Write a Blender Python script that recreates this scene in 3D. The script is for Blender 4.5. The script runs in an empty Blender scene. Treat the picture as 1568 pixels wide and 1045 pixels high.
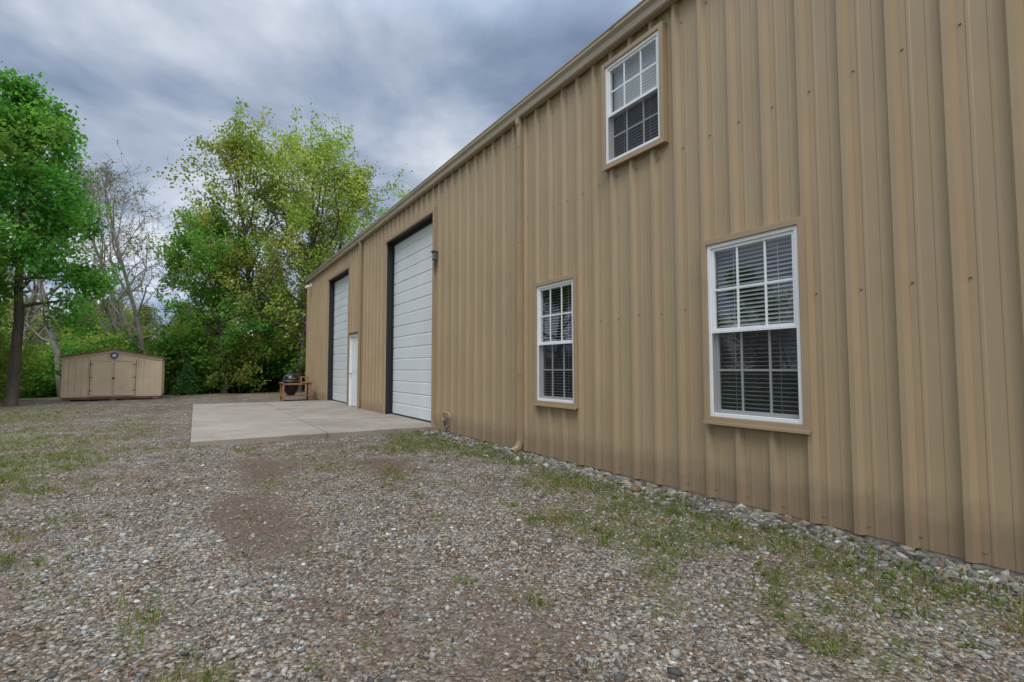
import bpy, math, random
import numpy as np
from mathutils import Vector
random.seed(3)
S=bpy.context.scene
S.view_settings.view_transform='Standard'
S.view_settings.look='None'
S.view_settings.exposure=0
COL=S.collection

# ------------------------------------------------------------ helpers
def link(o,parent=None):
    COL.objects.link(o)
    if parent: o.parent=parent
    return o
def empty(name,loc=(0,0,0)):
    e=bpy.data.objects.new(name,None); e.empty_display_size=.2; e.location=loc
    COL.objects.link(e); return e
def mk(name,V,F,mat,parent=None,smooth=False):
    me=bpy.data.meshes.new(name); me.from_pydata([tuple(v) for v in V],[],F); me.update()
    if mat: me.materials.append(mat)
    if smooth:
        for p in me.polygons: p.use_smooth=True
    return link(bpy.data.objects.new(name,me),parent)
def boxdata(x0,x1,y0,y1,z0,z1,V,F):
    b=len(V)
    V+=[(x0,y0,z0),(x1,y0,z0),(x1,y1,z0),(x0,y1,z0),(x0,y0,z1),(x1,y0,z1),(x1,y1,z1),(x0,y1,z1)]
    F+=[(b,b+3,b+2,b+1),(b+4,b+5,b+6,b+7),(b,b+1,b+5,b+4),(b+1,b+2,b+6,b+5),(b+2,b+3,b+7,b+6),(b+3,b,b+4,b+7)]
def boxes(name,L,mat,parent=None,bevel=0):
    V=[];F=[]
    for b in L: boxdata(*b,V,F)
    o=mk(name,V,F,mat,parent)
    if bevel:
        m=o.modifiers.new('b','BEVEL'); m.width=bevel; m.segments=2; m.limit_method='ANGLE'
    return o
def npmesh(name,V,F,mat,cols=None,parent=None,smooth=False,do_link=True):
    me=bpy.data.meshes.new(name)
    V=np.asarray(V,dtype=np.float32); F=np.asarray(F,dtype=np.int32)
    m,k=F.shape
    me.vertices.add(len(V)); me.vertices.foreach_set('co',V.ravel())
    me.loops.add(m*k); me.loops.foreach_set('vertex_index',F.ravel())
    me.polygons.add(m); me.polygons.foreach_set('loop_start',np.arange(0,m*k,k,dtype=np.int32))
    if smooth: me.polygons.foreach_set('use_smooth',np.ones(m,dtype=bool))
    me.update(calc_edges=True)
    if cols is not None:
        a=me.color_attributes.new('Col','FLOAT_COLOR','POINT')
        c=np.ones((len(V),4),dtype=np.float32); c[:,:3]=cols
        a.data.foreach_set('color',c.ravel())
    if mat: me.materials.append(mat)
    if not do_link: return me
    return link(bpy.data.objects.new(name,me),parent)
def lathe(name,prof,n,loc,mat,parent=None,smooth=True):
    V=[];F=[]
    for r,z in prof:
        for i in range(n):
            a=2*math.pi*i/n; V.append((loc[0]+r*math.cos(a),loc[1]+r*math.sin(a),loc[2]+z))
    for j in range(len(prof)-1):
        for i in range(n):
            F.append((j*n+i,j*n+(i+1)%n,(j+1)*n+(i+1)%n,(j+1)*n+i))
    return mk(name,V,F,mat,parent,smooth)
def tube_pts(pts,r,n=8):
    V=[];F=[]
    for j,p in enumerate(pts):
        p=Vector(p)
        d=(Vector(pts[min(j+1,len(pts)-1)])-Vector(pts[max(j-1,0)])).normalized()
        u=d.orthogonal().normalized() if j==0 else (u-d*u.dot(d)).normalized()
        v=d.cross(u)
        for i in range(n):
            a=2*math.pi*i/n; V.append(p+u*math.cos(a)*r+v*math.sin(a)*r)
    for j in range(len(pts)-1):
        for i in range(n): F.append((j*n+i,j*n+(i+1)%n,(j+1)*n+(i+1)%n,(j+1)*n+i))
    return V,F
# value noise
_rng=np.random.default_rng(11); _T=_rng.random((256,256))
def vnoise(x,y):
    xi=np.floor(x).astype(int); yi=np.floor(y).astype(int); fx=x-xi; fy=y-yi
    fx=fx*fx*(3-2*fx); fy=fy*fy*(3-2*fy)
    a=_T[xi&255,yi&255]; b=_T[(xi+1)&255,yi&255]; c=_T[xi&255,(yi+1)&255]; d=_T[(xi+1)&255,(yi+1)&255]
    return (a*(1-fx)+b*fx)*(1-fy)+(c*(1-fx)+d*fx)*fy
def fbm(x,y,o=4):
    s=0;a=.5;t=0
    for i in range(o):
        s=s+a*vnoise(x+17.3*i,y-9.1*i); t+=a; a*=.5; x=x*2.03; y=y*2.03
    return s/t
def sst(a,b,x):
    t=np.clip((x-a)/(b-a),0,1); return t*t*(3-2*t)

# ------------------------------------------------------------ materials
class NT:
    def __init__(s,name):
        s.m=bpy.data.materials.new(name); s.m.use_nodes=True; s.t=s.m.node_tree; s.t.nodes.clear()
        s.out=s.n('ShaderNodeOutputMaterial')
    def n(s,ty,**k):
        q=s.t.nodes.new(ty)
        for a,b in k.items():
            if a.startswith('_'): setattr(q,a[1:],b)
            else: q.inputs[a.replace('__',' ')].default_value=b
        return q
    def l(s,a,b): s.t.links.new(a,b)
    def ramp(s,fac,stops):
        r=s.n('ShaderNodeValToRGB'); e=r.color_ramp.elements
        while len(e)<len(stops): e.new(.5)
        for q,(p,c) in zip(e,stops): q.position=p; q.color=(*c,1) if len(c)==3 else c
        s.l(fac,r.inputs['Fac']); return r.outputs['Color']
    def mix(s,fac,a,b,mode='MIX'):
        r=s.n('ShaderNodeMix',_data_type='RGBA',_blend_type=mode)
        for sock,v in ((r.inputs[0],fac),(r.inputs[6],a),(r.inputs[7],b)):
            if isinstance(v,bpy.types.NodeSocket): s.l(v,sock)
            elif isinstance(v,(tuple,list)): sock.default_value=(*v,1)
            else: sock.default_value=v
        return r.outputs[2]
    def math(s,op,a,b=0,clamp=False):
        r=s.n('ShaderNodeMath',_operation=op); r.use_clamp=clamp
        for i,v in enumerate((a,b)):
            if isinstance(v,bpy.types.NodeSocket): s.l(v,r.inputs[i])
            else: r.inputs[i].default_value=v
        return r.outputs[0]
def obj_noise(t,scale,detail=3,rough=.55,stretch=None):
    c=t.n('ShaderNodeTexCoord').outputs['Object']
    if stretch:
        mp=t.n('ShaderNodeMapping'); mp.inputs['Scale'].default_value=stretch; t.l(c,mp.inputs[0]); c=mp.outputs[0]
    q=t.n('ShaderNodeTexNoise',Scale=scale,Detail=detail,Roughness=rough); t.l(c,q.inputs['Vector']); return q.outputs['Fac']
def simple(name,col,rough=.5,metal=0,var=.12,scale=3,bump=0,bscale=60,stretch=None,spec=.5):
    t=NT(name); b=t.n('ShaderNodeBsdfPrincipled',Roughness=rough,Metallic=metal)
    b.inputs['Specular IOR Level'].default_value=spec
    f=obj_noise(t,scale,3,.6,stretch)
    lo=tuple(c*(1-var) for c in col); hi=tuple(min(1,c*(1+var)) for c in col)
    t.l(t.ramp(f,[(.3,lo),(.7,hi)]),b.inputs['Base Color'])
    if bump:
        bp=t.n('ShaderNodeBump',Strength=bump,Distance=.01); t.l(obj_noise(t,bscale,2),bp.inputs['Height']); t.l(bp.outputs[0],b.inputs['Normal'])
    t.l(b.outputs[0],t.out.inputs[0]); return t.m

def siding_mat(name,col):
    t=NT(name); b=t.n('ShaderNodeBsdfPrincipled'); b.inputs['Specular IOR Level'].default_value=.4
    f=obj_noise(t,.8,3,.6); f2=obj_noise(t,5,4,.65,(1,1,.12))
    c=t.ramp(f,[(.3,tuple(x*.93 for x in col)),(.7,tuple(x*1.06 for x in col))])
    c=t.mix(t.ramp(f2,[(.42,(0,0,0)),(.78,(.26,.26,.26))]),c,tuple(x*.70 for x in col))
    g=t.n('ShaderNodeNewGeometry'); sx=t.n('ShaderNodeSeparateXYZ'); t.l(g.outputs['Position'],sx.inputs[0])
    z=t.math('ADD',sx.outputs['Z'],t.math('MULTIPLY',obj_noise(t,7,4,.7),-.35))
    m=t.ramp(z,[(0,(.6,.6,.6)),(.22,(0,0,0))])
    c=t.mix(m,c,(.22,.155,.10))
    t.l(c,b.inputs['Base Color'])
    r=t.ramp(f2,[(.3,(.34,)*3),(.7,(.46,)*3)]); t.l(r,b.inputs['Roughness'])
    bp=t.n('ShaderNodeBump',Strength=.15,Distance=.02); t.l(obj_noise(t,2.2,1,.5,(1,1,.5)),bp.inputs['Height']); t.l(bp.outputs[0],b.inputs['Normal'])
    t.l(b.outputs[0],t.out.inputs[0]); return t.m
TAN=(.405,.30,.182)
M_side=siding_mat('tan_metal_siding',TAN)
M_trim=simple('tan_trim',(.37,.27,.165),.45,var=.08)
M_gut=simple('gutter_paint',(.40,.325,.235),.4,var=.1,stretch=(1,.3,1))
M_roof=simple('roof_metal',(.33,.26,.18),.4)
M_white=simple('white_vinyl',(.80,.81,.81),.4,var=.03)
M_door=simple('white_door_paint',(.70,.73,.74),.42,var=.05,scale=1.5)
M_black=simple('black_weatherseal',(.016,.016,.017),.6)
M_dark=simple('dark_room',(.03,.03,.034),.9)
M_blind=simple('blind_slats',(.70,.70,.69),.6,var=.04)
M_screw=simple('screw_paint',(.26,.18,.11),.4)
M_metal=simple('galvanised',(.45,.45,.44),.4,metal=.7)
M_boxm=simple('grey_box',(.10,.095,.09),.5)
M_wood=simple('cart_wood',(.30,.145,.075),.65,var=.3,scale=6,stretch=(.3,3,3),bump=.3)
M_kam=simple('black_enamel',(.012,.012,.014),.22)
M_shed=simple('shed_siding',(.70,.54,.37),.7,var=.1,scale=2,bump=.15)
M_shedtrim=simple('shed_trim',(.66,.50,.34),.65,var=.08)
M_shroof=simple('shed_roof',(.22,.14,.10),.85,var=.25,scale=9,bump=.5)
M_skid=simple('skid_wood',(.24,.12,.08),.8,var=.3)
M_blue=simple('emblem_blue',(.04,.10,.18),.5)

# glass (Schlick reflectance, same from both sides of the pane)
t=NT('window_glass'); g=t.n('ShaderNodeBsdfGlossy',Roughness=.0,Color=(1,1,1,1)); tr=t.n('ShaderNodeBsdfTransparent',Color=(.80,.83,.84,1))
ge=t.n('ShaderNodeNewGeometry'); dp=t.n('ShaderNodeVectorMath',_operation='DOT_PRODUCT'); t.l(ge.outputs['Normal'],dp.inputs[0]); t.l(ge.outputs['Incoming'],dp.inputs[1])
om=t.math('SUBTRACT',1.0,t.math('ABSOLUTE',dp.outputs['Value'])); fz=t.math('ADD',t.math('MULTIPLY',t.math('POWER',om,4.0),.85),.10,True)
bp=t.n('ShaderNodeBump',Strength=.03,Distance=.02); t.l(obj_noise(t,2.5,1),bp.inputs['Height']); t.l(bp.outputs[0],g.inputs['Normal'])
mx=t.n('ShaderNodeMixShader'); t.l(fz,mx.inputs[0]); t.l(tr.outputs[0],mx.inputs[1]); t.l(g.outputs[0],mx.inputs[2]); t.l(mx.outputs[0],t.out.inputs[0]); M_glass=t.m
t=NT('insect_screen'); d=t.n('ShaderNodeBsdfDiffuse',Color=(.04,.042,.046,1)); tr=t.n('ShaderNodeBsdfTransparent')
mx=t.n('ShaderNodeMixShader',Fac=.42); t.l(tr.outputs[0],mx.inputs[1]); t.l(d.outputs[0],mx.inputs[2]); t.l(mx.outputs[0],t.out.inputs[0]); M_screen=t.m

# leaf / bark
def leaf_mat(name,trans=.4):
    t=NT(name); a=t.n('ShaderNodeVertexColor',_layer_name='Col')
    oi=t.n('ShaderNodeObjectInfo'); hs=t.n('ShaderNodeHueSaturation',Saturation=.94)
    t.l(t.math('ADD',t.math('MULTIPLY',oi.outputs['Random'],.04),.475),hs.inputs['Hue'])
    t.l(t.math('ADD',t.math('MULTIPLY',oi.outputs['Random'],.35),.82),hs.inputs['Value'])
    t.l(a.outputs[0],hs.inputs['Color'])
    b=t.n('ShaderNodeBsdfDiffuse'); t.l(hs.outputs[0],b.inputs['Color'])
    q=t.n('ShaderNodeBsdfTranslucent')
    t.l(t.mix(1.0,hs.outputs[0],(1.5,1.6,.7),'MULTIPLY'),q.inputs['Color'])
    mx=t.n('ShaderNodeMixShader',Fac=trans); t.l(b.outputs[0],mx.inputs[1]); t.l(q.outputs[0],mx.inputs[2]); t.l(mx.outputs[0],t.out.inputs[0]); return t.m
M_leaf=leaf_mat('leaf',.45)
M_bark=simple('bark',(.10,.082,.065),.9,var=.35,scale=6,stretch=(1,1,.25))
M_barkg=simple('bark_grey',(.25,.225,.20),.9,var=.3,scale=6,stretch=(1,1,.25))
t=NT('stone'); a=t.n('ShaderNodeVertexColor',_layer_name='Col'); b=t.n('ShaderNodeBsdfDiffuse')
f=obj_noise(t,120,2); t.l(t.mix(.45,a.outputs[0],t.ramp(f,[(.3,(.4,)*3),(.7,(1.3,)*3)]),'MULTIPLY'),b.inputs['Color']); t.l(b.outputs[0],t.out.inputs[0]); M_stone=t.m
M_grass=leaf_mat('grass_blade',.3)

# ------------------------------------------------------------ terrain functions
def ground_h(x,y):
    x=np.asarray(x,float); y=np.asarray(y,float)
    h=(fbm(x*.9+5,y*.9,3)-.5)*.06+(fbm(x*3.1,y*3.1+4,2)-.5)*.022
    h=h*sst(0,.5,np.abs(x-3.98)+.15)
    d=np.maximum(np.maximum(y-28,-6.2-x),0)
    h=h-1.6*sst(0,14,d)
    h=h-.02*np.exp(-((x-.45-.04*y)/.35)**2)*sst(2,4,y)-.02*np.exp(-((x+1.15-.02*y)/.35)**2)
    return h
def patch(x,y,cx,cy,rx,ry): return np.exp(-(((x-cx)/rx)**2+((y-cy)/ry)**2))
def grass_m(x,y):
    n=fbm(x*1.6+40,y*1.6+7,4); n2=fbm(x*6+3,y*6+1,3)
    w=.72*np.exp(-((x-3.35)/.42)**2)*(.75+.25*sst(9.5,7,y))+.34*np.exp(-((x-2.7)/.8)**2)*sst(6.5,3,y)
    w=w+.8*patch(x,y,1.75,3.85,.22,.25)+.6*patch(x,y,3.0,3.1,.45,.55)+.62*patch(x,y,1.55,2.3,.22,.28)+.75*patch(x,y,2.9,7.6,.95,1.2)
    w=w+.62*patch(x,y,-1.6,7.2,.9,1.8)+.66*patch(x,y,-2.4,11.5,1.9,3.2)+.48*patch(x,y,-.8,5.2,.6,.5)+.5*patch(x,y,.6,8.4,1.2,.4)
    w=w+.42*patch(x,y,2.3,1.6,.5,.5)+.35*patch(x,y,1.0,5.8,.5,.5)+.2*patch(x,y,-.2,3.0,.5,.5)
    w=w+.66*patch(x,y,-4,18,1.8,6)+.9*sst(-4.4,-6.2,x)+1.0*sst(26.8,29,y)
    return np.clip((w*1.15+n*1.8+n2*1.2-1.96)*2.3,0,1)
def dirt_m(x,y):
    n=fbm(x*2.2+9,y*2.2+3,4); n2=fbm(x*.8+1,y*.8+30,3)
    w=1.25*patch(x,y,.36,4.6,.25,.8)+.75*patch(x,y,.85,6.9,.4,.6)+.8*patch(x,y,2.05,6.2,.4,.6)+.5*patch(x,y,1.3,2.2,.6,.5)+.35*patch(x,y,-2.3,14,1.0,2.5)
    w=w+.34*np.exp(-((x-.45-.04*y)/.3)**2)+.30*np.exp(-((x+1.15-.02*y)/.3)**2)+.25*patch(x,y,2.6,2.4,.6,1.0)
    return np.clip((w+n*1.05+n2*.55-1.0)*2.0,0,1)

# ------------------------------------------------------------ ground sheet
def axis(lo,hi,step,far):
    a=list(np.arange(lo,hi+1e-6,step)); s=step; p=hi
    while p<far: s*=1.35; p+=s; a.append(p)
    s=step; p=lo
    while p>-far: s*=1.35; p-=s; a.insert(0,p)
    return np.array(a)
ax=axis(-7,5,.06,900); ay=axis(-.5,26,.07,900)
GX,GY=np.meshgrid(ax,ay,indexing='ij'); gx=GX.ravel(); gy=GY.ravel()
gz=ground_h(gx,gy)
nx,ny=len(ax),len(ay)
I=(np.arange(nx-1)[:,None]*ny+np.arange(ny-1)[None,:]).ravel()
F=np.stack([I,I+ny,I+ny+1,I+1],1)
cols=np.stack([grass_m(gx,gy),dirt_m(gx,gy),np.clip(sst(27.5,29.5,gy)+sst(-5.2,-7,gx),0,1)],1)
t=NT('gravel_ground'); b=t.n('ShaderNodeBsdfDiffuse')
tc=t.n('ShaderNodeTexCoord').outputs['Object']
va=t.n('ShaderNodeVertexColor',_layer_name='Col'); sp=t.n('ShaderNodeSeparateColor'); t.l(va.outputs[0],sp.inputs[0])
def vor(scale,feat='F1'):
    q=t.n('ShaderNodeTexVoronoi',Scale=scale,_feature=feat,_voronoi_dimensions='2D'); t.l(tc,q.inputs['Vector']); return q
v1=vor(48); v2=vor(105)
s1=t.n('ShaderNodeSeparateColor'); t.l(v1.outputs['Color'],s1.inputs[0])
s2=t.n('ShaderNodeSeparateColor'); t.l(v2.outputs['Color'],s2.inputs[0])
c1=t.ramp(s1.outputs[0],[(0,(.08,.072,.062)),(.35,(.20,.185,.16)),(.6,(.30,.28,.25)),(.85,(.43,.41,.375)),(1,(.58,.56,.52))])
c2=t.ramp(s2.outputs[1],[(0,(.11,.09,.07)),(.5,(.23,.195,.155)),(1,(.39,.35,.30))])
pick=t.ramp(s1.outputs[2],[(.48,(0,0,0)),(.56,(1,1,1))])
grav=t.mix(pick,c2,c1)
edge=t.ramp(v1.outputs['Distance'],[(.3,(1,1,1)),(.75,(.38,.34,.30))]); grav=t.mix(.7,grav,edge,'MULTIPLY')
big=t.ramp(obj_noise(t,.45,3,.6),[(.35,(.88,.81,.72)),(.65,(1.1,1.08,1.06))]); grav=t.mix(1.0,grav,big,'MULTIPLY')
med=t.ramp(obj_noise(t,2.3,5,.7),[(.35,(.68,.62,.54)),(.6,(1.1,1.1,1.1))]); grav=t.mix(.9,grav,med,'MULTIPLY')
nz=obj_noise(t,18,5,.75)
soil=t.ramp(nz,[(.3,(.095,.065,.047)),(.7,(.22,.165,.125))])
dm=t.math('MULTIPLY',sp.outputs[1],t.ramp(nz,[(.3,(.5,)*3),(.55,(.95,)*3)]))
cc=t.mix(dm,grav,soil)
gcol=t.ramp(obj_noise(t,26,3,.75),[(.3,(.08,.085,.028)),(.5,(.15,.155,.055)),(.7,(.25,.23,.10))])
gm=t.math('MULTIPLY',sp.outputs[0],t.ramp(nz,[(.38,(0,)*3),(.56,(.75,)*3)]))
cc=t.mix(gm,cc,gcol)
fcol=t.ramp(obj_noise(t,3,4,.75),[(.3,(.05,.08,.02)),(.5,(.09,.14,.035)),(.7,(.14,.11,.06))])
cc=t.mix(sp.outputs[2],cc,fcol)
t.l(cc,b.inputs['Color'])
hh=t.math('ADD',t.math('MULTIPLY',v1.outputs['Distance'],-1.0),t.math('MULTIPLY',v2.outputs['Distance'],-.5))
hh=t.math('ADD',hh,t.math('MULTIPLY',s1.outputs[1],.5))
bp=t.n('ShaderNodeBump',Strength=.9,Distance=.012); t.l(hh,bp.inputs['Height']); t.l(bp.outputs[0],b.inputs['Normal'])
t.l(b.outputs[0],t.out.inputs[0]); M_ground=t.m
npmesh('ground',np.stack([gx,gy,gz],1),F,M_ground,cols,smooth=True)

# ------------------------------------------------------------ loose stones
rng=np.random.default_rng(5)
ph=(1+5**.5)/2
ICO=np.array([(-1,ph,0),(1,ph,0),(-1,-ph,0),(1,-ph,0),(0,-1,ph),(0,1,ph),(0,-1,-ph),(0,1,-ph),(ph,0,-1),(ph,0,1),(-ph,0,-1),(-ph,0,1)])/math.sqrt(1+ph*ph)
ICF=np.array([(0,11,5),(0,5,1),(0,1,7),(0,7,10),(0,10,11),(1,5,9),(5,11,4),(11,10,2),(10,7,6),(7,1,8),(3,9,4),(3,4,2),(3,2,6),(3,6,8),(3,8,9),(4,9,5),(2,4,11),(6,2,10),(8,6,7),(9,8,1)])
OCT=np.array([(1,0,0),(-1,0,0),(0,1,0),(0,-1,0),(0,0,1),(0,0,-1)],float)
OCF=np.array([(0,2,4),(2,1,4),(1,3,4),(3,0,4),(2,0,5),(1,2,5),(3,1,5),(0,3,5)])
PAL=np.array([(.31,.30,.27),(.22,.21,.19),(.40,.385,.35),(.54,.52,.48),(.29,.25,.195),(.35,.275,.19),(.12,.11,.10),(.25,.15,.10),(.37,.335,.28),(.16,.15,.14)])
PW=np.array([.18,.17,.12,.035,.15,.09,.11,.04,.07,.06]); PW=PW/PW.sum()
def stones(name,x,y,size,B,BF,lift=.12,jit=(.55,1.28),dark=1.0):
    n=len(x); k=len(B)
    sc=size[:,None]*np.stack([rng.uniform(.75,1.5,n),rng.uniform(.6,1.1,n),rng.uniform(.32,.72,n)],1)
    P=B[None]*rng.uniform(jit[0],jit[1],(n,k,1))*sc[:,None,:]
    a=rng.uniform(0,2*math.pi,n); tl=rng.normal(0,.28,n)
    c,s=np.cos(tl)[:,None],np.sin(tl)[:,None]; X,Y,Z=P[...,0],P[...,1],P[...,2]
    Y,Z=Y*c-Z*s,Y*s+Z*c
    c,s=np.cos(a)[:,None],np.sin(a)[:,None]; X,Y=X*c-Y*s,X*s+Y*c
    X=X+x[:,None]; Y=Y+y[:,None]; Z=Z+(ground_h(x,y)+size*lift)[:,None]
    V=np.stack([X,Y,Z],-1).reshape(-1,3)
    F=(BF[None]+(np.arange(n)*k)[:,None,None]).reshape(-1,3)
    ci=rng.choice(len(PAL),n,p=PW); C=PAL[ci]*rng.uniform(.72,1.25,(n,1))*dark
    C=C*(.76+.46*fbm(x*1.1+60,y*1.1,3))[:,None]
    C=np.repeat(C,k,0)
    return npmesh(name,V,F,M_stone,C)
def scatter(n,x0,x1,y0,y1,dens):
    x=rng.uniform(x0,x1,n); y=rng.uniform(y0,y1,n); k=rng.random(n)<dens(x,y); return x[k],y[k]
def okm(x,y):
    slab=(x>-.08)&(y>9.22)&(y<19.1)
    return (~slab)&(x<3.96)
def clus(x,y): return np.clip(.22+1.9*(fbm(x*1.7+3,y*1.7,4)-.28),.15,1)
def dn(x,y):
    d=np.hypot(x,y); w=1-sst(4.6,6.0,d)
    return w*okm(x,y)*(1-.85*dirt_m(x,y))*(1-.5*grass_m(x,y))*clus(x,y)
x,y=scatter(175000,-3.2,4,.6,6,dn); sz=np.clip(rng.lognormal(math.log(.0064),.5,len(x)),.003,.026)
stones('gravel',x,y,sz,ICO,ICF)
def df(x,y):
    d=np.hypot(x,y); return sst(4.2,5.8,d)*okm(x,y)*(1-.85*dirt_m(x,y))*(1-.6*grass_m(x,y))*(1.0-.8*sst(6,15,d))*clus(x,y)
x,y=scatter(110000,-6,4,-.5,20,df); sz=np.clip(rng.lognormal(math.log(.0100),.42,len(x)),.005,.028)
stones('gravel',x,y,sz,OCT*1.15,OCF)
# rocks along the drip line: loose, angular, mixed with soil and weeds
n=7000; y=rng.uniform(-.5,9.2,n); x=3.97-np.abs(rng.normal(0,.19,n)); k=(x>3.2)&(rng.random(n)<np.clip(.35+2.6*(fbm(y*1.6,x*2.5+9,3)-.33),.2,1)); x=x[k];y=y[k]
sz=np.clip(rng.lognormal(math.log(.020),.5,len(x)),.008,.06); stones('drip_line_rocks',x,y,sz,ICO,ICF,.12,(.5,1.25),.88)

# ------------------------------------------------------------ grass & weeds
def blades(name,x,y,h,w,col,lean=.5):
    n=len(x); a=rng.uniform(0,2*math.pi,n); z=ground_h(x,y)
    dx,dy=np.cos(a),np.sin(a); l=np.abs(rng.normal(0,lean,n))*h; b=rng.uniform(0,2*math.pi,n)
    p0=np.stack([x-dx*w,y-dy*w,z],1); p1=np.stack([x+dx*w,y+dy*w,z],1)
    m0=np.stack([x-dx*w*.8+np.cos(b)*l*.35,y-dy*w*.8+np.sin(b)*l*.35,z+h*.55],1); m1=m0+np.stack([dx*w*1.6,dy*w*1.6,0*w],1)
    tp=np.stack([x+np.cos(b)*l,y+np.sin(b)*l,z+h*.92],1)
    V=np.stack([p0,p1,m1,m0,tp],1).reshape(-1,3); o=(np.arange(n)*5)[:,None]
    F=np.concatenate([o+np.array([[0,1,2]]),o+np.array([[0,2,3]]),o+np.array([[3,2,4]])],0)
    return npmesh(name,V,F,M_grass,np.repeat(col,5,0))
def gcols(n):
    A=np.array([(.14,.175,.04),(.20,.21,.06),(.31,.26,.13),(.10,.155,.03),(.37,.30,.18)]); return A[rng.choice(5,n,p=[.27,.27,.19,.17,.10])]*rng.uniform(.7,1.25,(n,1))
cx,cy=scatter(48000,-5.5,3.97,.4,20,lambda x,y: okm(x,y)*np.clip(grass_m(x,y)*1.15-.03,0,1)*np.clip((fbm(x*7,y*7+5,2)-.30)*3,.08,1)*(1-.6*sst(7,14,np.hypot(x,y))))
kk=9; x=np.repeat(cx,kk)+rng.normal(0,.02,len(cx)*kk); y=np.repeat(cy,kk)+rng.normal(0,.02,len(cx)*kk)
k=x<3.97; x=x[k]; y=y[k]; hs=np.clip(rng.lognormal(math.log(.038),.5,len(x)),.012,.14)
blades('grass',x,y,hs,rng.uniform(.0014,.0034,len(x)),gcols(len(x)),.75)
# broadleaf weeds
def leafquads(P,size,col,up=.6,rg=rng):
    n=len(P); N=rg.normal(0,1,(n,3)); N[:,2]+=up; N/=np.linalg.norm(N,axis=1)[:,None]
    A=rg.normal(0,1,(n,3)); T=np.cross(N,A); T/=np.linalg.norm(T,axis=1)[:,None]; B=np.cross(N,T)
    s=size[:,None]
    V=np.stack([P-T*s,P-B*s*.6,P+T*s,P+B*s*.6],1).reshape(-1,3)
    F=np.arange(n*4).reshape(n,4)
    return V,F,np.repeat(col,4,0)
cx,cy=scatter(4600,-3,3.95,.8,9,lambda x,y: okm(x,y)*np.clip(grass_m(x,y)*.55+.015+.35*(x>3.3),0,1))
kk=16; r=np.repeat(rng.uniform(.02,.085,len(cx)),kk); n=len(r)
a=rng.uniform(0,6.283,n); q=r*np.sqrt(rng.random(n)); x=np.repeat(cx,kk)+q*np.cos(a); y=np.repeat(cy,kk)+q*np.sin(a); k=x<3.96
P=np.stack([x,y,ground_h(x,y)+.008+rng.random(n)*r*.8],1)[k]
V,F,C=leafquads(P,rng.uniform(.006,.014,len(P)),(np.array([(.09,.16,.035)])*rng.uniform(.6,1.5,(len(P),1))+np.array([[.05,.02,0]])*rng.random((len(P),1))),1.6)
npmesh('weeds',V,F,M_grass,C)

# ------------------------------------------------------------ concrete slab
t=NT('concrete'); b=t.n('ShaderNodeBsdfPrincipled',Roughness=.85)
c=t.ramp(obj_noise(t,.7,5,.65),[(.3,(.25,.21,.165)),(.55,(.34,.30,.245)),(.75,(.39,.355,.30))])
c=t.mix(.7,c,t.ramp(obj_noise(t,40,4,.7),[(.3,(.72,)*3),(.7,(1.12,)*3)]),'MULTIPLY')
c=t.mix(t.ramp(obj_noise(t,1.6,4,.7),[(.52,(0,)*3),(.68,(.5,)*3)]),c,(.20,.125,.08))
t.l(c,b.inputs['Base Color']); bp=t.n('ShaderNodeBump',Strength=.25,Distance=.004); t.l(obj_noise(t,90,3),bp.inputs['Height']); t.l(bp.outputs[0],b.inputs['Normal']); t.l(b.outputs[0],t.out.inputs[0]); M_conc=t.m
sl=[]
for (a,bb) in ((9.28,12.5),(12.512,15.8),(15.812,19.05)):
    for (c0,c1) in ((-.03,1.98),(1.992,4.19)):
        sl.append((c0,c1,a,bb,-.25,.075))
boxes('concrete_slab',sl,M_conc,None,.008)

# ------------------------------------------------------------ metal building
BLD=empty('metal_building')
WX=4.0; Y0,Y1=-8.0,23.0; EAVE=4.93
wins=[(2.13,3.04,.72,2.34),(4.90,5.78,.72,2.34),(3.48,4.37,3.48,4.70)]
doors=[(9.42,12.40,4.33),(16.02,18.90,4.33)]
man=(14.83,15.76,2.20)
ops=[(a+.04,b-.04,c+.04,d-.04) for a,b,c,d in wins]+[(a,b,-1,c) for a,b,c in doors]+[(man[0],man[1],-1,man[2])]
P=.3048
prof=[(-.044,0),(-.018,.042),(.018,.042),(.044,0),(.088,0),(.095,.004),(.109,.004),(.116,0),(.190,0),(.197,.004),(.211,.004),(.218,0)]
ys=[];
k=math.floor(Y0/P)
while k*P<Y1:
    for a,h in prof: ys.append(k*P+a)
    k+=1
PX=np.array([a for a,h in prof]+[P+prof[0][0]]); PH=np.array([h for a,h in prof]+[0])
def dep(y):
    m=(y-prof[0][0])%P+prof[0][0]; return float(np.interp(m,PX,PH))
ys=[y for y in ys if Y0<y<Y1]+[Y0,Y1]
for a,b,c,d in ops: ys+=[a,b]
ys=sorted(set(round(y,5) for y in ys))
V=[];F=[]
for i in range(len(ys)-1):
    a,b=ys[i],ys[i+1]
    if b-a<1e-4: continue
    m=(a+b)/2; iv=[(.03,EAVE)]
    for (oa,ob,oc,od) in ops:
        if oa<m<ob:
            nv=[]
            for (p,q) in iv:
                if od<=p or oc>=q: nv.append((p,q)); continue
                if oc>p: nv.append((p,oc))
                if od<q: nv.append((od,q))
            iv=nv
    for p,q in iv:
        k=len(V); xa,xb=WX-dep(a),WX-dep(b)
        V+=[(xa,a,p),(xb,b,p),(xb,b,q),(xa,a,q)]; F.append((k,k+3,k+2,k+1))
mk('siding_wall',V,F,M_side,BLD)
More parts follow.
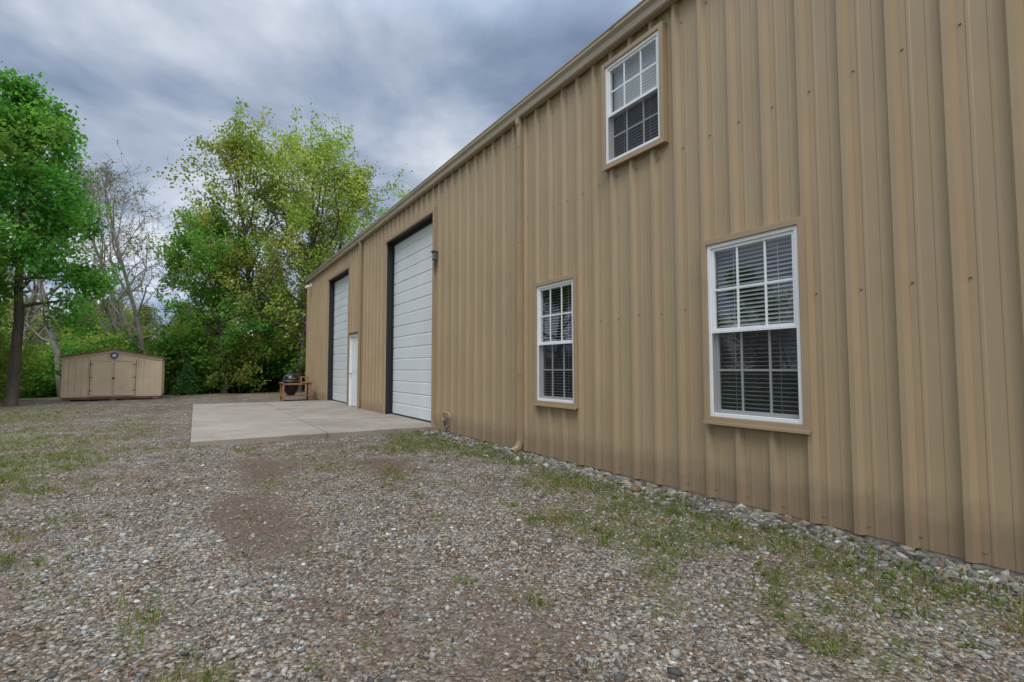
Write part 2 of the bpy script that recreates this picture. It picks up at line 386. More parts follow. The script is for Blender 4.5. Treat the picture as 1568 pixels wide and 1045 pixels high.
# end walls, back wall, roof
boxes('end_walls',[(4.02,16,Y1-.02,Y1-.001,0,EAVE),(4.02,16,Y0+.001,Y0+.02,0,EAVE),(16,16.02,Y0,Y1,0,EAVE)],M_side,BLD)
mk('gables',[(4,Y1,EAVE),(16,Y1,EAVE),(10,Y1,5.5),(4,Y0,EAVE),(16,Y0,EAVE),(10,Y0,5.5)],[(0,1,2),(3,5,4)],M_side,BLD)
e=.06
mk('roof',[(3.93,Y0-e,4.985),(10,Y0-e,5.56),(16.1,Y0-e,4.985),(3.93,Y1+e,4.985),(10,Y1+e,5.56),(16.1,Y1+e,4.985),
           (3.93,Y0-e,4.94),(10,Y0-e,5.51),(16.1,Y0-e,4.94),(3.93,Y1+e,4.94),(10,Y1+e,5.51),(16.1,Y1+e,4.94)],
   [(0,1,4,3),(1,2,5,4),(6,9,10,7),(7,10,11,8),(0,3,9,6),(2,8,11,5),(0,6,7,1),(1,7,8,2),(3,4,10,9),(4,5,11,10)],M_roof,BLD)
# gutter profile extruded along Y
gp=[(3.965,4.83),(3.90,4.83),(3.885,4.845),(3.875,4.91),(3.845,4.95),(3.845,4.985),(3.835,4.992),(3.835,5.005),(3.855,5.005),(3.865,4.97),(3.965,4.97)]
V=[];F=[]; n=len(gp)
for yy in (Y0-.05,Y1+.05):
    for a,b in gp: V.append((a,yy,b))
for i in range(n): F.append((i,n+i,n+(i+1)%n,(i+1)%n))
F.append(tuple(range(n))); F.append(tuple(range(2*n-1,n-1,-1)))
mk('gutter',V,F,M_gut,BLD)
boxes('gutter_joints',[(3.831,3.838,y-.03,y+.03,4.985,5.008) for y in (-2,4.1,10.2,16.3)],M_gut,BLD)
boxes('corner_trim',[(3.952,4.03,Y1-.10,Y1+.012,.03,4.82)],M_trim,BLD,.004)
boxes('foundation_edge',[(4.005,4.05,Y0,9.28,-.2,.05),(4.005,4.05,19.05,Y1,-.2,.05)],M_conc,BLD)
# downspouts
def downspout(name,y,w=.09):
    pts=[(3.905,4.84),(3.905,4.76),(3.928,4.70),(3.928,.16),(3.90,.08),(3.80,.03)]
    V=[];F=[]; dth=.028
    for j,(px,pz) in enumerate(pts):
        q0=pts[max(j-1,0)]; q1=pts[min(j+1,len(pts)-1)]; dx,dz=q1[0]-q0[0],q1[1]-q0[1]; L=math.hypot(dx,dz); nx_,nz_=-dz/L,dx/L
        for s_,yy in ((1,y-w/2),(1,y+w/2),(-1,y+w/2),(-1,y-w/2)): V.append((px+nx_*dth*s_,yy,pz+nz_*dth*s_))
    for j in range(len(pts)-1):
        for i in range(4): F.append((j*4+i,j*4+(i+1)%4,j*4+4+(i+1)%4,j*4+4+i))
    o=mk(name,V,F,M_trim,BLD); m=o.modifiers.new('b','BEVEL'); m.width=.005; m.segments=2
    boxes(name+'_straps',[(3.897,3.951,y-w/2-.003,y+w/2+.003,z,z+.025) for z in (1.1,3.0,4.4)],M_trim,BLD,.002)
downspout('downspout',6.15); downspout('downspout_far',14.60)
# screws
V=[];F=[]
k=math.ceil(Y0/P)
while k*P<Y1:
    for z in (.10,1.75,3.34,4.62):
        for off in (-.060,):
            y=k*P+off+random.uniform(-.006,.006); zz=z+random.uniform(-.012,.012)
            if any(a-.09<y<b+.09 and c-.09<zz<d+.09 for a,b,c,d in ops) : continue
            b=len(V)
            for r_,xx in ((.009,3.9985),(.009,3.996),(.0055,3.9955),(.005,3.990)):
                for i in range(6):
                    an=i*math.pi/3; V.append((xx,y+r_*math.cos(an),zz+r_*math.sin(an)))
            for j in range(3):
                for i in range(6): F.append((b+j*6+i,b+j*6+(i+1)%6,b+j*6+6+(i+1)%6,b+j*6+6+i))
            F.append(tuple(b+18+i for i in range(6)))
    k+=1
mk('screws',V,F,M_screw,BLD)

def frame4(y0,y1,z0,z1,w,xa,xb):
    return [(xa,xb,y0,y0+w,z0,z1),(xa,xb,y1-w,y1,z0,z1),(xa,xb,y0+w,y1-w,z0,z0+w),(xa,xb,y0+w,y1-w,z1-w,z1)]
def window(name,y0,y1,z0,z1,open_low,open_up):
    W=empty(name); W.parent=BLD
    boxes('trim',frame4(y0-.015,y1+.015,z0-.015,z1+.015,.053,3.93,4.03),M_trim,W,.003)
    boxes('sill_flashing',[(3.915,3.9295,y0-.02,y1+.02,z0-.03,z0-.005)],M_trim,W,.002)
    a,b,c,d=y0+.0385,y1-.0385,z0+.0385,z1-.0385
    boxes('frame',frame4(a,b,c,d,.034,3.945,4.028),M_white,W,.004)
    a+=.0345;b-=.0345;c+=.0345;d-=.0345; mid=(c+d)/2
    boxes('upper_sash',frame4(a,b,mid-.018,d,.026,3.958,3.992),M_white,W,.003)
    boxes('lower_sash',frame4(a,b,c,mid+.018,.03,3.9935,4.020),M_white,W,.003)
    L=[]
    for (p,q,x0) in ((mid,d-.02,3.966),(c+.02,mid,3.9985)):
        for f in (1/3,2/3): L.append((x0,x0+.008,a+(b-a)*f-.009,a+(b-a)*f+.009,p,q))
        m2=(p+q)/2; L.append((x0+.001,x0+.007,a+.01,b-.01,m2-.009,m2+.009))
    boxes('muntins',L,M_white,W)
    mk('glass_upper',[(3.976,a+.02,mid),(3.976,b-.02,mid),(3.976,b-.02,d-.02),(3.976,a+.02,d-.02)],[(0,3,2,1)],M_glass,W)
    mk('glass_lower',[(4.009,a+.02,c+.02),(4.009,b-.02,c+.02),(4.009,b-.02,mid),(4.009,a+.02,mid)],[(0,3,2,1)],M_glass,W)
    mk('insect_screen',[(3.953,a,c),(3.953,b,c),(3.953,b,mid-.02),(3.953,a,mid-.02)],[(0,3,2,1)],M_screen,W)
    boxes('screen_rail',[(3.950,3.957,a,b,mid-.03,mid-.019)],M_white,W)
    V=[];F=[]; z=c+.02
    while z<d:
        ang=math.radians(open_low if z<mid else open_up)
        k=len(V); hx,hz=.019*math.cos(ang),.019*math.sin(ang)
        V+=[(4.05-hx,a,z-hz),(4.05+hx,a,z+hz),(4.05+hx,b,z+hz),(4.05-hx,b,z-hz)]; F.append((k,k+1,k+2,k+3)); z+=.036
    boxes('blind_rail',[(4.03,4.06,a,b,d-.02,d+.01)],M_blind,W)
    mk('blinds',V,F,M_blind,W)
    boxes('blind_cords',[(4.028,4.03,yy,yy+.004,c,d) for yy in (a+.18,b-.18)],M_blind,W)
    A,B,C,D=y0-.3,y1+.3,z0-.3,min(z1+.2,4.9)
    mk('room',[(4.08,A,C),(4.08,B,C),(4.08,B,D),(4.08,A,D),(5.2,A,C),(5.2,B,C),(5.2,B,D),(5.2,A,D)],[(4,5,6,7),(0,1,5,4),(1,2,6,5),(2,3,7,6),(3,0,4,7)],M_dark,W)
window('window_right',*wins[0],14,36); window('window_middle',*wins[1],10,20); window('window_upper',*wins[2],40,82)

def overhead(name,y0,y1,z1):
    D=empty(name); D.parent=BLD
    r=4.17
    boxes('jambs',[(4.0,r+.03,y0-.02,y0+.0,.08,z1),(4.0,r+.03,y1,y1+.02,.08,z1),(4.0,r+.03,y0-.02,y1+.02,z1,z1+.02)],M_black,D)
    boxes('seal',[(r-.035,r-.004,y1-.05,y1-.002,.08,z1-.002),(r-.035,r-.004,y0+.002,y0+.05,.08,z1-.002),(r-.035,r-.004,y0+.05,y1-.05,z1-.07,z1-.002)],M_black,D)
    boxes('trim',[(3.952,4.0,y0-.08,y0-.001,.03,z1+.08),(3.952,4.0,y1+.001,y1+.08,.03,z1+.08),(3.952,4.0,y0-.001,y1+.001,z1+.001,z1+.08)],M_trim,D,.003)
    V=[];F=[]; pr=[]; z=.085; hsec=(z1-.085)/8
    for s_ in range(8):
        b_=z+s_*hsec
        for i in range(2):
            h2=hsec/2; o=b_+i*h2; g=.018 if i==0 else .010
            pr+=[(r+g,o),(r+g,o+.012),(r,o+.026),(r,o+h2-.018)]
            pr+=[(r+.006,o+h2-.004)]
    pr.append((r+.012,z1))
    for px,pz in pr: V+=[(px,y0+.0,pz),(px,y1-.0,pz)]
    for i in range(len(pr)-1): F.append((2*i,2*i+2,2*i+3,2*i+1))
    mk('door_sections',V,F,M_door,D)
    boxes('bottom_seal',[(r-.01,r+.02,y0+.01,y1-.01,.0755,.10)],M_black,D)
    boxes('back',[(r+.05,r+.07,y0-.1,y1+.1,0,z1+.1)],M_dark,D)
overhead('overhead_door',*doors[0]); overhead('overhead_door_far',*doors[1])
D=empty('entry_door'); D.parent=BLD
y0,y1,z1=man
boxes('frame',[(3.95,4.09,y0+.001,y0+.05,.076,z1-.001),(3.95,4.09,y1-.05,y1-.001,.076,z1-.001),(3.95,4.09,y0+.05,y1-.05,z1-.05,z1-.001)],M_white,D,.003)
boxes('trim',[(3.952,4.0,y0-.05,y0,.03,z1+.06),(3.952,4.0,y1,y1+.05,.03,z1+.06),(3.952,4.0,y0,y1,z1,z1+.06)],M_trim,D)
boxes('drip_cap',[(3.90,3.951,y0-.06,y1+.06,z1+.05,z1+.065)],M_trim,D)
boxes('leaf',[(4.0,4.045,y0+.052,y1-.052,.09,z1-.052)],M_white,D,.003)
boxes('panels',[(3.992,3.9995,y0+.15,y0+.42,a,b) for a,b in((.25,.95),(1.1,1.95))]+[(3.992,3.9995,y0+.51,y0+.78,a,b) for a,b in((.25,.95),(1.1,1.95))],M_white,D,.004)
lathe('knob_rose',[(.0,0),(.03,0),(.03,.01),(.012,.015),(.012,.03),(.028,.045),(.026,.06),(0,.065)],16,(0,0,0),M_metal,D)
kn=[o for o in D.children if o.name.startswith('knob')][0]; kn.rotation_euler=(0,-math.pi/2,0); kn.location=(4.0,y1-.12,1.05)

Q=empty('wall_light'); Q.parent=BLD
boxes('housing',[(3.87,3.957,9.14,9.25,3.30,3.46)],M_boxm,Q,.01)
boxes('hood',[(3.84,3.957,9.13,9.26,3.46,3.475)],M_boxm,Q,.003)
boxes('lens',[(3.862,3.8695,9.16,9.23,3.33,3.42)],M_metal,Q,.003)
V,F=tube_pts([(3.95,9.19,3.30),(3.95,9.19,3.22),(3.97,9.2,3.17)],.012); mk('conduit',V,F,M_boxm,Q,True)
Q=empty('flood_light'); Q.parent=BLD
boxes('base',[(3.90,3.96,22.0,22.12,4.55,4.67)],M_white,Q,.01)
boxes('heads',[(3.74,3.86,21.88,22.02,4.48,4.58),(3.74,3.86,22.10,22.24,4.48,4.58)],M_white,Q,.02)
V,F=tube_pts([(3.92,22.06,4.6),(3.82,21.97,4.55)],.015); mk('arm',V,F,M_white,Q)
V,F=tube_pts([(3.92,22.06,4.6),(3.82,22.15,4.55)],.015); mk('arm_2',V,F,M_white,Q)
Q=empty('hose_spigot'); Q.parent=BLD
V,F=tube_pts([(3.93,8.78,-.05),(3.93,8.78,.34),(3.93,8.76,.37),(3.93,8.70,.385),(3.93,8.55,.385),(3.93,8.50,.36),(3.93,8.49,.30)],.017); mk('pipe',V,F,M_trim,Q,True)
V,F=tube_pts([(3.90,8.62,-.05),(3.90,8.62,.10),(3.95,8.62,.14)],.03); mk('stub_pipe',V,F,M_boxm,Q,True)
boxes('valve',[(3.905,3.955,8.73,8.83,.22,.27)],M_metal,Q,.008)
boxes('weep_vent',[(3.99,3.999,4.25,4.29,.27,.31)],M_black,BLD)

# ------------------------------------------------------------ storage shed
SH=empty('storage_shed')
sx0,sx1,sy,sd=-4.16,-1.14,24.7,2.4; zb,ze,zp=.13,1.60,1.90; cxm=(sx0+sx1)/2
def roofz(x): return ze+(zp-ze)*(1-abs(x-cxm)/((sx1-sx0)/2))
V=[];F=[]
def prism(x0,x1,yf,yb,z0,top):
    b=len(V); V.extend([(x0,yf,z0),(x1,yf,z0),(x1,yf,top(x1)),(x0,yf,top(x0)),(x0,yb,z0),(x1,yb,z0),(x1,yb,top(x1)),(x0,yb,top(x0))])
    F.extend([(b,b+1,b+2,b+3),(b+5,b+4,b+7,b+6),(b,b+3,b+7,b+4),(b+1,b+5,b+6,b+2),(b+3,b+2,b+6,b+7),(b,b+4,b+5,b+1)])
nb=16; bw=(sx1-sx0)/nb
for i in range(nb): prism(sx0+i*bw+.004,sx0+(i+1)*bw-.004,sy,sy+.02,zb,roofz)
mk('front_boards',V,F,M_shed,SH)
V=[(sx0,sy+.02,zb),(sx1,sy+.02,zb),(sx1,sy+.02,ze),(cxm,sy+.02,zp),(sx0,sy+.02,ze),(sx0,sy+sd,zb),(sx1,sy+sd,zb),(sx1,sy+sd,ze),(cxm,sy+sd,zp),(sx0,sy+sd,ze)]
F=[(0,1,2,3,4),(9,8,7,6,5),(0,4,9,5),(1,6,7,2),(0,5,6,1)]
mk('body',V,F,M_shedtrim,SH)
V=[];F=[]
for s_ in (-1,1):
    b=len(V); xe=cxm+s_*((sx1-sx0)/2+.07); zee=ze-.02
    for yy in (sy-.06,sy+sd+.09):
        V.extend([(cxm,yy,zp+.004),(xe,yy,zee),(xe,yy,zee+.05),(cxm,yy,zp+.055)])
    F.extend([(b,b+1,b+2,b+3),(b+7,b+6,b+5,b+4),(b+3,b+2,b+6,b+7),(b,b+4,b+5,b+1),(b+1,b+5,b+6,b+2)])
mk('roof',V,F,M_shroof,SH)
V=[];F=[]
for s_ in (-1,1):
    xe=cxm+s_*((sx1-sx0)/2+.03)
    b=len(V); 
    for yy in (sy-.03,sy-.002): V.extend([(cxm,yy,zp-.07),(xe,yy,ze-.085),(xe,yy,ze-.005),(cxm,yy,zp)])
    F.extend([(b,b+1,b+2,b+3),(b+7,b+6,b+5,b+4),(b+3,b+2,b+6,b+7),(b,b+4,b+5,b+1)])
mk('rake_boards',V,F,M_shedtrim,SH)
boxes('corner_boards',[(sx0-.01,sx0+.07,sy-.014,sy-.001,zb,ze-.09),(sx1-.07,sx1+.01,sy-.014,sy-.001,zb,ze-.09)],M_shedtrim,SH)
dx0,dx1=cxm-.70,cxm+.68
boxes('door_leaves',[(dx0,cxm-.005,sy-.018,sy-.002,zb+.04,1.54),(cxm+.005,dx1,sy-.018,sy-.002,zb+.04,1.54)],M_shed,SH,.004)
fr_=[]
for a,b in ((dx0,cxm-.005),(cxm+.005,dx1)): 
    fr_+=[(a,a+.06,sy-.03,sy-.019,zb+.04,1.54),(b-.06,b,sy-.03,sy-.019,zb+.04,1.54),(a+.06,b-.06,sy-.03,sy-.019,1.48,1.54),(a+.06,b-.06,sy-.03,sy-.019,zb+.04,zb+.10)]
boxes('door_frames',fr_,M_shedtrim,SH,.003)
boxes('door_gap',[(dx0-.016,dx0-.001,sy-.006,sy-.001,zb+.04,1.54),(dx1+.001,dx1+.016,sy-.006,sy-.001,zb+.04,1.54)],M_black,SH)
boxes('handles',[(cxm-.05,cxm+.05,sy-.045,sy-.031,.80,.83),(cxm-.02,cxm+.02,sy-.05,sy-.031,.83,.88)],M_black,SH,.004)
boxes('hinges',[(x,x+.07,sy-.036,sy-.031,z,z+.03) for x in (dx0,dx1-.07) for z in (.35,.85,1.35)],M_black,SH)
boxes('skids',[(sx0,sx1,sy+.01,sy+.10,.04,.13),(sx0+.1,sx0+.2,sy+.1,sy+sd,-.05,.12),(sx1-.2,sx1-.1,sy+.1,sy+sd,-.05,.12),(cxm-.05,cxm+.05,sy+.1,sy+sd,-.05,.12)],M_skid,SH)
boxes('blocks',[(x,x+.2,sy+.0,sy+.3,-.06,.04) for x in (sx0+.05,cxm-.1,sx1-.25)],M_boxm,SH)
lathe('emblem_disc',[(0,.012),(.10,.012),(.115,.018),(.125,.012),(.125,0)],28,(0,0,0),M_blue,SH,False)
em=bpy.data.objects['emblem_disc']; em.rotation_euler=(math.pi/2,0,0); em.location=(cxm,sy-.03,1.70)
V=[(cxm,sy-.0465,1.70)];
for i in range(10):
    r_=.09 if i%2==0 else .038; a=math.pi/2+i*math.pi/5; V.append((cxm+r_*math.cos(a),sy-.0465,1.70+r_*math.sin(a)))
mk('emblem_star',V,[(0,1+i,1+(i+1)%10) for i in range(10)],M_white,SH)

# ------------------------------------------------------------ barbecue grill in wooden cart
G=empty('barbecue_grill')
gx0,gx1,gy0,gy1=2.72,3.72,20.3,20.95
L=[(x,x+.06,y,y+.06,0,.66) for x in (gx0,gx1-.06) for y in (gy0,gy1-.06)]
L+=[(gx0+.001,gx1-.001,gy0+.01,gy0+.04,.60,.6595),(gx0+.001,gx1-.001,gy1-.04,gy1-.01,.60,.6595)]
boxes('frame',L,M_wood,G,.004)
boxes('side_shelf',[(gx0+.66+i*.08,gx0+.66+i*.08+.075,gy0-.03,gy1+.03,.66,.69) for i in range(5)]+[(gx0-.04,gx0+.04,gy0-.03,gy1+.03,.66,.69)],M_wood,G,.004)
boxes('lower_shelf',[(gx0-.01,gx1+.01,gy0-.02+i*.135,gy0-.02+i*.135+.125,.17,.20) for i in range(5)],M_wood,G,.004)
boxes('raised_post',[(gx1-.06,gx1,gy1-.06,gy1,.69,.86),(gx1-.30,gx1-.24,gy1-.06,gy1,.69,.86),(gx1-.30,gx1,gy1-.05,gy1-.01,.86,.90)],M_wood,G,.004)
kx,ky=gx0+.33,(gy0+gy1)/2
lathe('bowl',[(.10,.205),(.13,.23),(.16,.27),(.23,.38),(.27,.50),(.285,.62),(.29,.74)],30,(kx,ky,0),M_kam,G)
lathe('lid',[(.30,.745),(.30,.775),(.29,.84),(.25,.93),(.175,1.0),(.08,1.04),(0,1.045)],30,(kx,ky,0),M_kam,G)
lathe('vent_cap',[(.045,1.035),(.045,1.07),(.06,1.075),(.055,1.09),(0,1.095)],14,(kx,ky,0),M_boxm,G)
lathe('band',[(.293,.738),(.304,.738),(.304,.752),(.293,.752)],30,(kx,ky,0),M_metal,G)
V,F=tube_pts([(kx-.12,ky-.28,.83),(kx-.12,ky-.35,.83),(kx+.12,ky-.35,.83),(kx+.12,ky-.28,.83)],.013); mk('handle',V,F,M_wood,G)

# ------------------------------------------------------------ trees
def tubes(segs,k=5):
    A=np.array([s[0] for s in segs]);B=np.array([s[1] for s in segs]);ra=np.array([s[2] for s in segs]);rb=np.array([s[3] for s in segs])
    D=B-A; D/=np.linalg.norm(D,axis=1)[:,None]+1e-9
    R=np.where(np.abs(D[:,2:3])>.9,np.array([[1.,0,0]]),np.array([[0,0,1.]])); U=np.cross(D,R); U/=np.linalg.norm(U,axis=1)[:,None]; W=np.cross(D,U)
    an=np.arange(k)*2*math.pi/k; c=np.cos(an)[None,:,None]; s=np.sin(an)[None,:,None]
    ring=U[:,None]*c+W[:,None]*s
    V=np.concatenate([A[:,None]-D[:,None]*ra[:,None,None]*.15+ring*ra[:,None,None],B[:,None]+ring*rb[:,None,None]],1).reshape(-1,3)
    o=(np.arange(len(A))*2*k)[:,None]; F=[]
    for i in range(k): F.append(o+np.array([[i,(i+1)%k,k+(i+1)%k,k+i]]))
    return V,np.concatenate(F,0)
def tree_mesh(name,seed,H,tr,cb,spread,n1,nl,ls,cols,lean=(0,0),n2=6,n3=4,bark=None,sigma=.16,wob=.10,rise=.45,top=.7,ks=4,cvar=1.4,rmin=.004):
    rg=np.random.default_rng(seed); segs=[]; tw=[]
    up=np.array([0,0,1.])
    def nrm(v): return v/(np.linalg.norm(v)+1e-9)
    def branch(p,d,L,r,lv,cl):
        n=(10,6,4,3)[lv]; wd=(wob*.8,.17,.24,.3)[lv]; upw=(.06,.07,.04,.0)[lv]; pts=[]
        for i in range(n):
            d=nrm(d+rg.normal(0,wd,3)+up*upw); q=p+d*L/n
            tp=(.82,.85,.8,.7)[lv]; r0=r*(1-tp*i/n); r1=r*(1-tp*(i+1)/n)
            segs.append((p,q,r0,r1)); pts.append((p,q,d,r1,(i+1)/n))
            if lv==3 or (lv==2 and i>=2): tw.append((p,q,cl))
            p=q
        return pts
    d0=nrm(np.array([lean[0],lean[1],1.]))
    T=branch(np.array([0,0,-.3]),d0,H*.93,tr,0,0)
    segs.append((np.array([0,0,-.3]),np.array([0,0,.25])+d0*.05,tr*1.5,tr*1.0))
    for k in range(n1):
        f=cb+(1-cb)*(k+.5+rg.uniform(-.3,.3))/n1; f=min(.99,max(cb,f)); idx=min(9,int(f*10)); p,q,d,r,_=T[idx]
        pos=p+(q-p)*((f*10)-idx)
        u=(f-cb)/(1-cb); shape=(math.sin(math.pi*min(1,(u*.8+.2)))**.6)*(1-u*(1-top)*.6)
        az=k*2.4+rg.uniform(-.5,.5); el=rise+u*.7+rg.uniform(-.15,.2)
        dd=np.array([math.cos(az)*math.cos(el),math.sin(az)*math.cos(el),math.sin(el)])
        L1=spread*shape*rg.uniform(.75,1.15); r1=max(.012,min(r*.7,tr*.42*(1-.6*u)))
        B1=branch(pos,dd,L1,r1,1,k)
        for j in range(n2):
            ff=.25+.75*(j+rg.random())/n2; i1=min(5,int(ff*6)); p1,q1,d1,rr,_=B1[i1]
            dv=nrm(d1+rg.normal(0,.62,3)+up*.12); L2=L1*(.55-.2*ff)*rg.uniform(.7,1.3)+.15
            B2=branch(p1+(q1-p1)*rg.random(),dv,L2,max(rmin*1.5,rr*.6),2,k*7+j)
            for m in range(n3):
                p2,q2,d2,r2,_=B2[min(3,1+int(rg.random()*3))]
                branch(q2,nrm(d2+rg.normal(0,.7,3)),L2*.5*rg.uniform(.6,1.3)+.08,max(rmin,r2*.6),3,k*7+j)
    V1,F1=tubes(segs,ks)
    nb=len(F1)
    A=np.array([s[0] for s in tw]);B=np.array([s[1] for s in tw]);C=np.array([s[2] for s in tw])
    g=np.random.default_rng(seed+1)
    cw=g.uniform(.12,1.0,C.max()+1)**cvar; pr=cw[C]*np.linalg.norm(B-A,axis=1); pr/=pr.sum()
    idx=g.choice(len(A),nl,p=pr); Pp=A[idx]+(B-A)[idx]*g.random((nl,1))+g.normal(0,sigma,(nl,3))
    pal=np.array(cols); cc=pal[g.integers(0,len(pal),C.max()+1)][C[idx]]*g.uniform(.7,1.3,(nl,1))
    V2,F2,C2=leafquads(Pp,g.uniform(.6,1.3,nl)*ls,cc,.5,g)
    V=np.concatenate([V1,V2]); Fq=np.concatenate([F1,F2+len(V1)]); Cc=np.concatenate([np.full((len(V1),3),.1),C2])
    me=npmesh(name,V,Fq,bark or M_bark,Cc,do_link=False)
    me.materials.append(M_leaf); mi=np.zeros(len(Fq),dtype=np.int32); mi[nb:]=1; me.polygons.foreach_set('material_index',mi); me.update()
    return me
def put(me,name,x,y,s=1,rot=0,parent=None,sz=None):
    o=bpy.data.objects.new(name,me); o.location=(x,y,float(ground_h(x,y))); o.scale=(s,s,sz or s); o.rotation_euler=(0,0,rot); return link(o,parent)
YG=[(.25,.32,.06),(.32,.37,.085),(.20,.28,.05),(.36,.39,.12)]
BG=[(.10,.25,.04),(.14,.31,.055),(.08,.20,.035),(.18,.34,.06)]
MG=[(.19,.28,.055),(.25,.34,.075),(.14,.22,.04),(.30,.36,.095)]
oakA=tree_mesh('oak_mesh_a',21,14.0,.22,.18,5.6,28,23000,.082,YG,n2=8,n3=4,sigma=.17,top=.9,cvar=1.1)
oakB=tree_mesh('oak_mesh_b',22,14.2,.20,.20,4.4,26,20000,.082,YG,n2=8,n3=4,sigma=.17,top=.9,cvar=1.2)
dense=tree_mesh('maple_mesh',23,10.2,.17,.2,3.4,20,17000,.085,BG,n2=6,n3=4,sigma=.17)
left=tree_mesh('left_mesh',24,10.7,.17,.33,2.4,22,26000,.075,BG,lean=(-.07,-.02),n2=7,n3=5,sigma=.17,rise=.2,cvar=.9)
bareA=tree_mesh('bare_mesh_a',31,12.0,.17,.20,4.2,18,1300,.05,[(.30,.27,.12),(.22,.27,.09)],n2=8,n3=5,bark=M_barkg,sigma=.05,rise=.7,wob=.12,ks=3,rmin=.009)
bareB=tree_mesh('bare_mesh_b',32,11.0,.15,.22,3.6,17,1600,.05,[(.30,.27,.12),(.18,.28,.07)],n2=8,n3=5,bark=M_barkg,sigma=.05,rise=.7,wob=.12,ks=3,rmin=.009)
slimA=tree_mesh('slim_mesh_a',41,9.5,.10,.15,2.3,14,6500,.095,MG,n2=5,n3=3,sigma=.2,wob=.13,ks=3)
slimB=tree_mesh('slim_mesh_b',42,10.5,.11,.25,2.7,14,5500,.095,YG,n2=5,n3=3,sigma=.2,wob=.15,ks=3)
slimC=tree_mesh('slim_mesh_c',43,8.0,.08,.08,2.1,14,6500,.09,BG,n2=5,n3=3,sigma=.22,wob=.15,ks=3)
bush=tree_mesh('bush_mesh',51,2.6,.03,.04,1.5,12,4000,.075,MG,n2=5,n3=2,sigma=.16,wob=.25,ks=3)
bush2=tree_mesh('bush_mesh_b',52,2.0,.03,.04,1.4,12,3600,.07,BG,n2=5,n3=2,sigma=.16,wob=.25,ks=3)
put(oakA,'oak_tree',4.6,28.6,1,0); put(oakB,'oak_tree',2.9,31.3,1,1.3)
put(oakB,'oak_tree',6.8,32.0,.95,2.6)
put(dense,'maple_tree',1.3,29.8,.95,.4)
put(left,'maple_tree',-4.95,22.2,1.0,.0); put(dense,'maple_tree',-7.6,21.0,1.1,2.0)
put(bareA,'bare_tree',-3.3,33.0,1.05,0); put(bareB,'bare_tree',-.5,32.0,1.05,1); put(bareB,'bare_tree',-5.0,30.0,1.15,2.4); put(bareA,'bare_tree',-7.4,34,1.05,3.3)
put(bareB,'bare_tree',-1.9,29.8,1.0,4.0)
# small cedar beside the shed
g=np.random.default_rng(8); n=5000; hz=g.random(n)**.8; aa=g.uniform(0,6.283,n); rr=((1-hz)*.75*np.sqrt(g.random(n))+.04)*(1+.3*np.sin(aa*5+hz*20))
Pp=np.stack([rr*np.cos(aa),rr*np.sin(aa),.15+hz*1.9-rr*.2],1)
V,F,C=leafquads(Pp,g.uniform(.02,.06,n),np.array([[.06,.13,.04]])*g.uniform(.5,1.7,(n,1)),.2,g)
ced=npmesh('cedar_mesh',V,F,M_leaf,C,do_link=False)
put(ced,'cedar_tree',-.3,27.9,.8,0)
FO=empty('background_forest'); rg=random.Random(4)
for i in range(74):
    D_=rg.uniform(32,50); a_=rg.uniform(-1.35,-.36); X=D_*(.851*a_+.5255); Y=D_*(.851-.5255*a_)
    if Y<30: continue
    me=rg.choice([slimA,slimB,slimC,slimA,bareB,slimC]); put(me,'forest_tree',X,Y,rg.uniform(.65,.98),rg.uniform(0,6.28),FO)
for i in range(40):
    D_=rg.uniform(55,80); a_=rg.uniform(-1.6,-.2); X=D_*(.851*a_+.5255); Y=D_*(.851-.5255*a_)
    put(rg.choice([slimA,slimC,slimB]),'forest_tree',X,Y,rg.uniform(1.0,1.3),rg.uniform(0,6.28),FO)
for i in range(34):
    X=rg.uniform(-28,-16); Y=rg.uniform(-22,32); put(rg.choice([slimA,slimB,slimC,bareB]),'forest_tree',X,Y,rg.uniform(.7,1.05),rg.uniform(0,6.28),FO)
UB=empty('undergrowth')
for i in range(95):
    X=rg.uniform(-16,8); Y=rg.uniform(28.8,39) 
    put(rg.choice([bush,bush2]),'bush',X,Y,rg.uniform(.7,1.5),rg.uniform(0,6.28),UB)
for i in range(20):
    X=rg.uniform(-11,-6.3); Y=rg.uniform(17,30); put(rg.choice([bush,bush2]),'bush',X,Y,rg.uniform(.5,1.1),rg.uniform(0,6.28),UB)

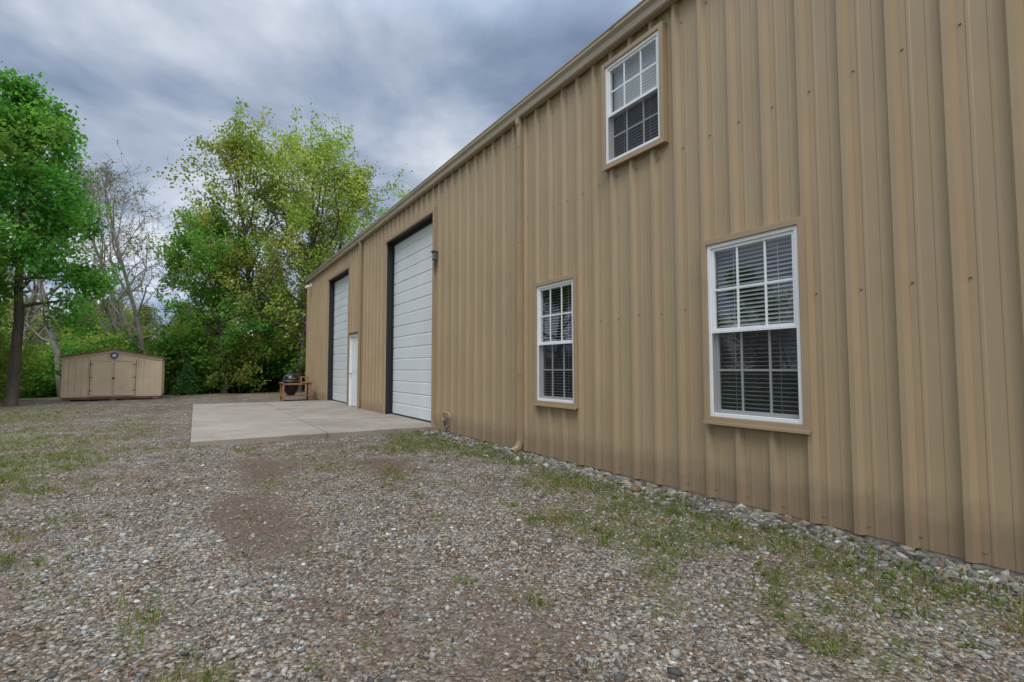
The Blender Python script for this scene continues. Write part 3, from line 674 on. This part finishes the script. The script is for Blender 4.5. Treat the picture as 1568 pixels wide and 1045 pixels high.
# ------------------------------------------------------------ light
sd_=Vector((.32,.55,-.77)).normalized()
L_=bpy.data.lights.new('sun','SUN'); L_.energy=1.5; L_.angle=math.radians(26); L_.color=(1,.965,.91)
lo=bpy.data.objects.new('sun',L_); lo.rotation_euler=sd_.to_track_quat('-Z','Y').to_euler(); lo.location=(-10,-8,20); COL.objects.link(lo)
w=bpy.data.worlds.new('World'); S.world=w; w.use_nodes=True; nt=w.node_tree; nt.nodes.clear()
class WT(NT):
    def __init__(s): s.t=nt; s.out=s.n('ShaderNodeOutputWorld')
t=WT()
sky=t.n('ShaderNodeTexSky',_sky_type='NISHITA'); sky.sun_disc=False; sky.sun_elevation=math.asin(-sd_.z); sky.sun_rotation=math.atan2(-sd_.x,-sd_.y)
tc=t.n('ShaderNodeTexCoord').outputs['Generated']; sx=t.n('ShaderNodeSeparateXYZ'); t.l(tc,sx.inputs[0])
zc=t.math('MAXIMUM',sx.outputs['Z'],0.0); den=t.math('ADD',zc,.20)
cb=t.n('ShaderNodeCombineXYZ'); t.l(t.math('DIVIDE',sx.outputs['X'],den),cb.inputs[0]); t.l(t.math('DIVIDE',sx.outputs['Y'],den),cb.inputs[1])
n1=t.n('ShaderNodeTexNoise',Scale=1.55,Detail=6,Roughness=.52,Distortion=.25); t.l(cb.outputs[0],n1.inputs['Vector'])
n2=t.n('ShaderNodeTexNoise',Scale=.7,Detail=2,Roughness=.5); t.l(cb.outputs[0],n2.inputs['Vector'])
f=t.math('ADD',t.math('MULTIPLY',n1.outputs['Fac'],.65),t.math('MULTIPLY',n2.outputs['Fac'],.35))
cl=t.ramp(f,[(.37,(1.8,2.4,3.5)),(.43,(2.8,3.5,4.75)),(.49,(4.3,4.95,6.1)),(.54,(6.1,6.6,7.5)),(.60,(8.6,8.9,9.4))])
zen=t.ramp(zc,[(0,(1.9,)*3),(.12,(1.4,)*3),(.3,(1.05,)*3),(.55,(1.1,)*3),(.8,(3.3,)*3)])
cl=t.mix(1.0,cl,zen,'MULTIPLY')
fin=t.mix(.88,sky.outputs[0],cl)
bg=t.n('ShaderNodeBackground',Strength=.1); t.l(fin,bg.inputs[0]); t.l(bg.outputs[0],t.out.inputs[0])

# ------------------------------------------------------------ camera
cd=bpy.data.cameras.new('camera'); cd.lens=18; cd.sensor_width=36; cd.clip_end=3000; cd.clip_start=.05
co=bpy.data.objects.new('camera',cd); COL.objects.link(co); co.location=(0,0,1.18)
th=math.radians(31.7); p=math.radians(3.14)
co.rotation_euler=Vector((math.sin(th)*math.cos(p),math.cos(th)*math.cos(p),math.sin(p))).to_track_quat('-Z','Y').to_euler()
S.camera=co
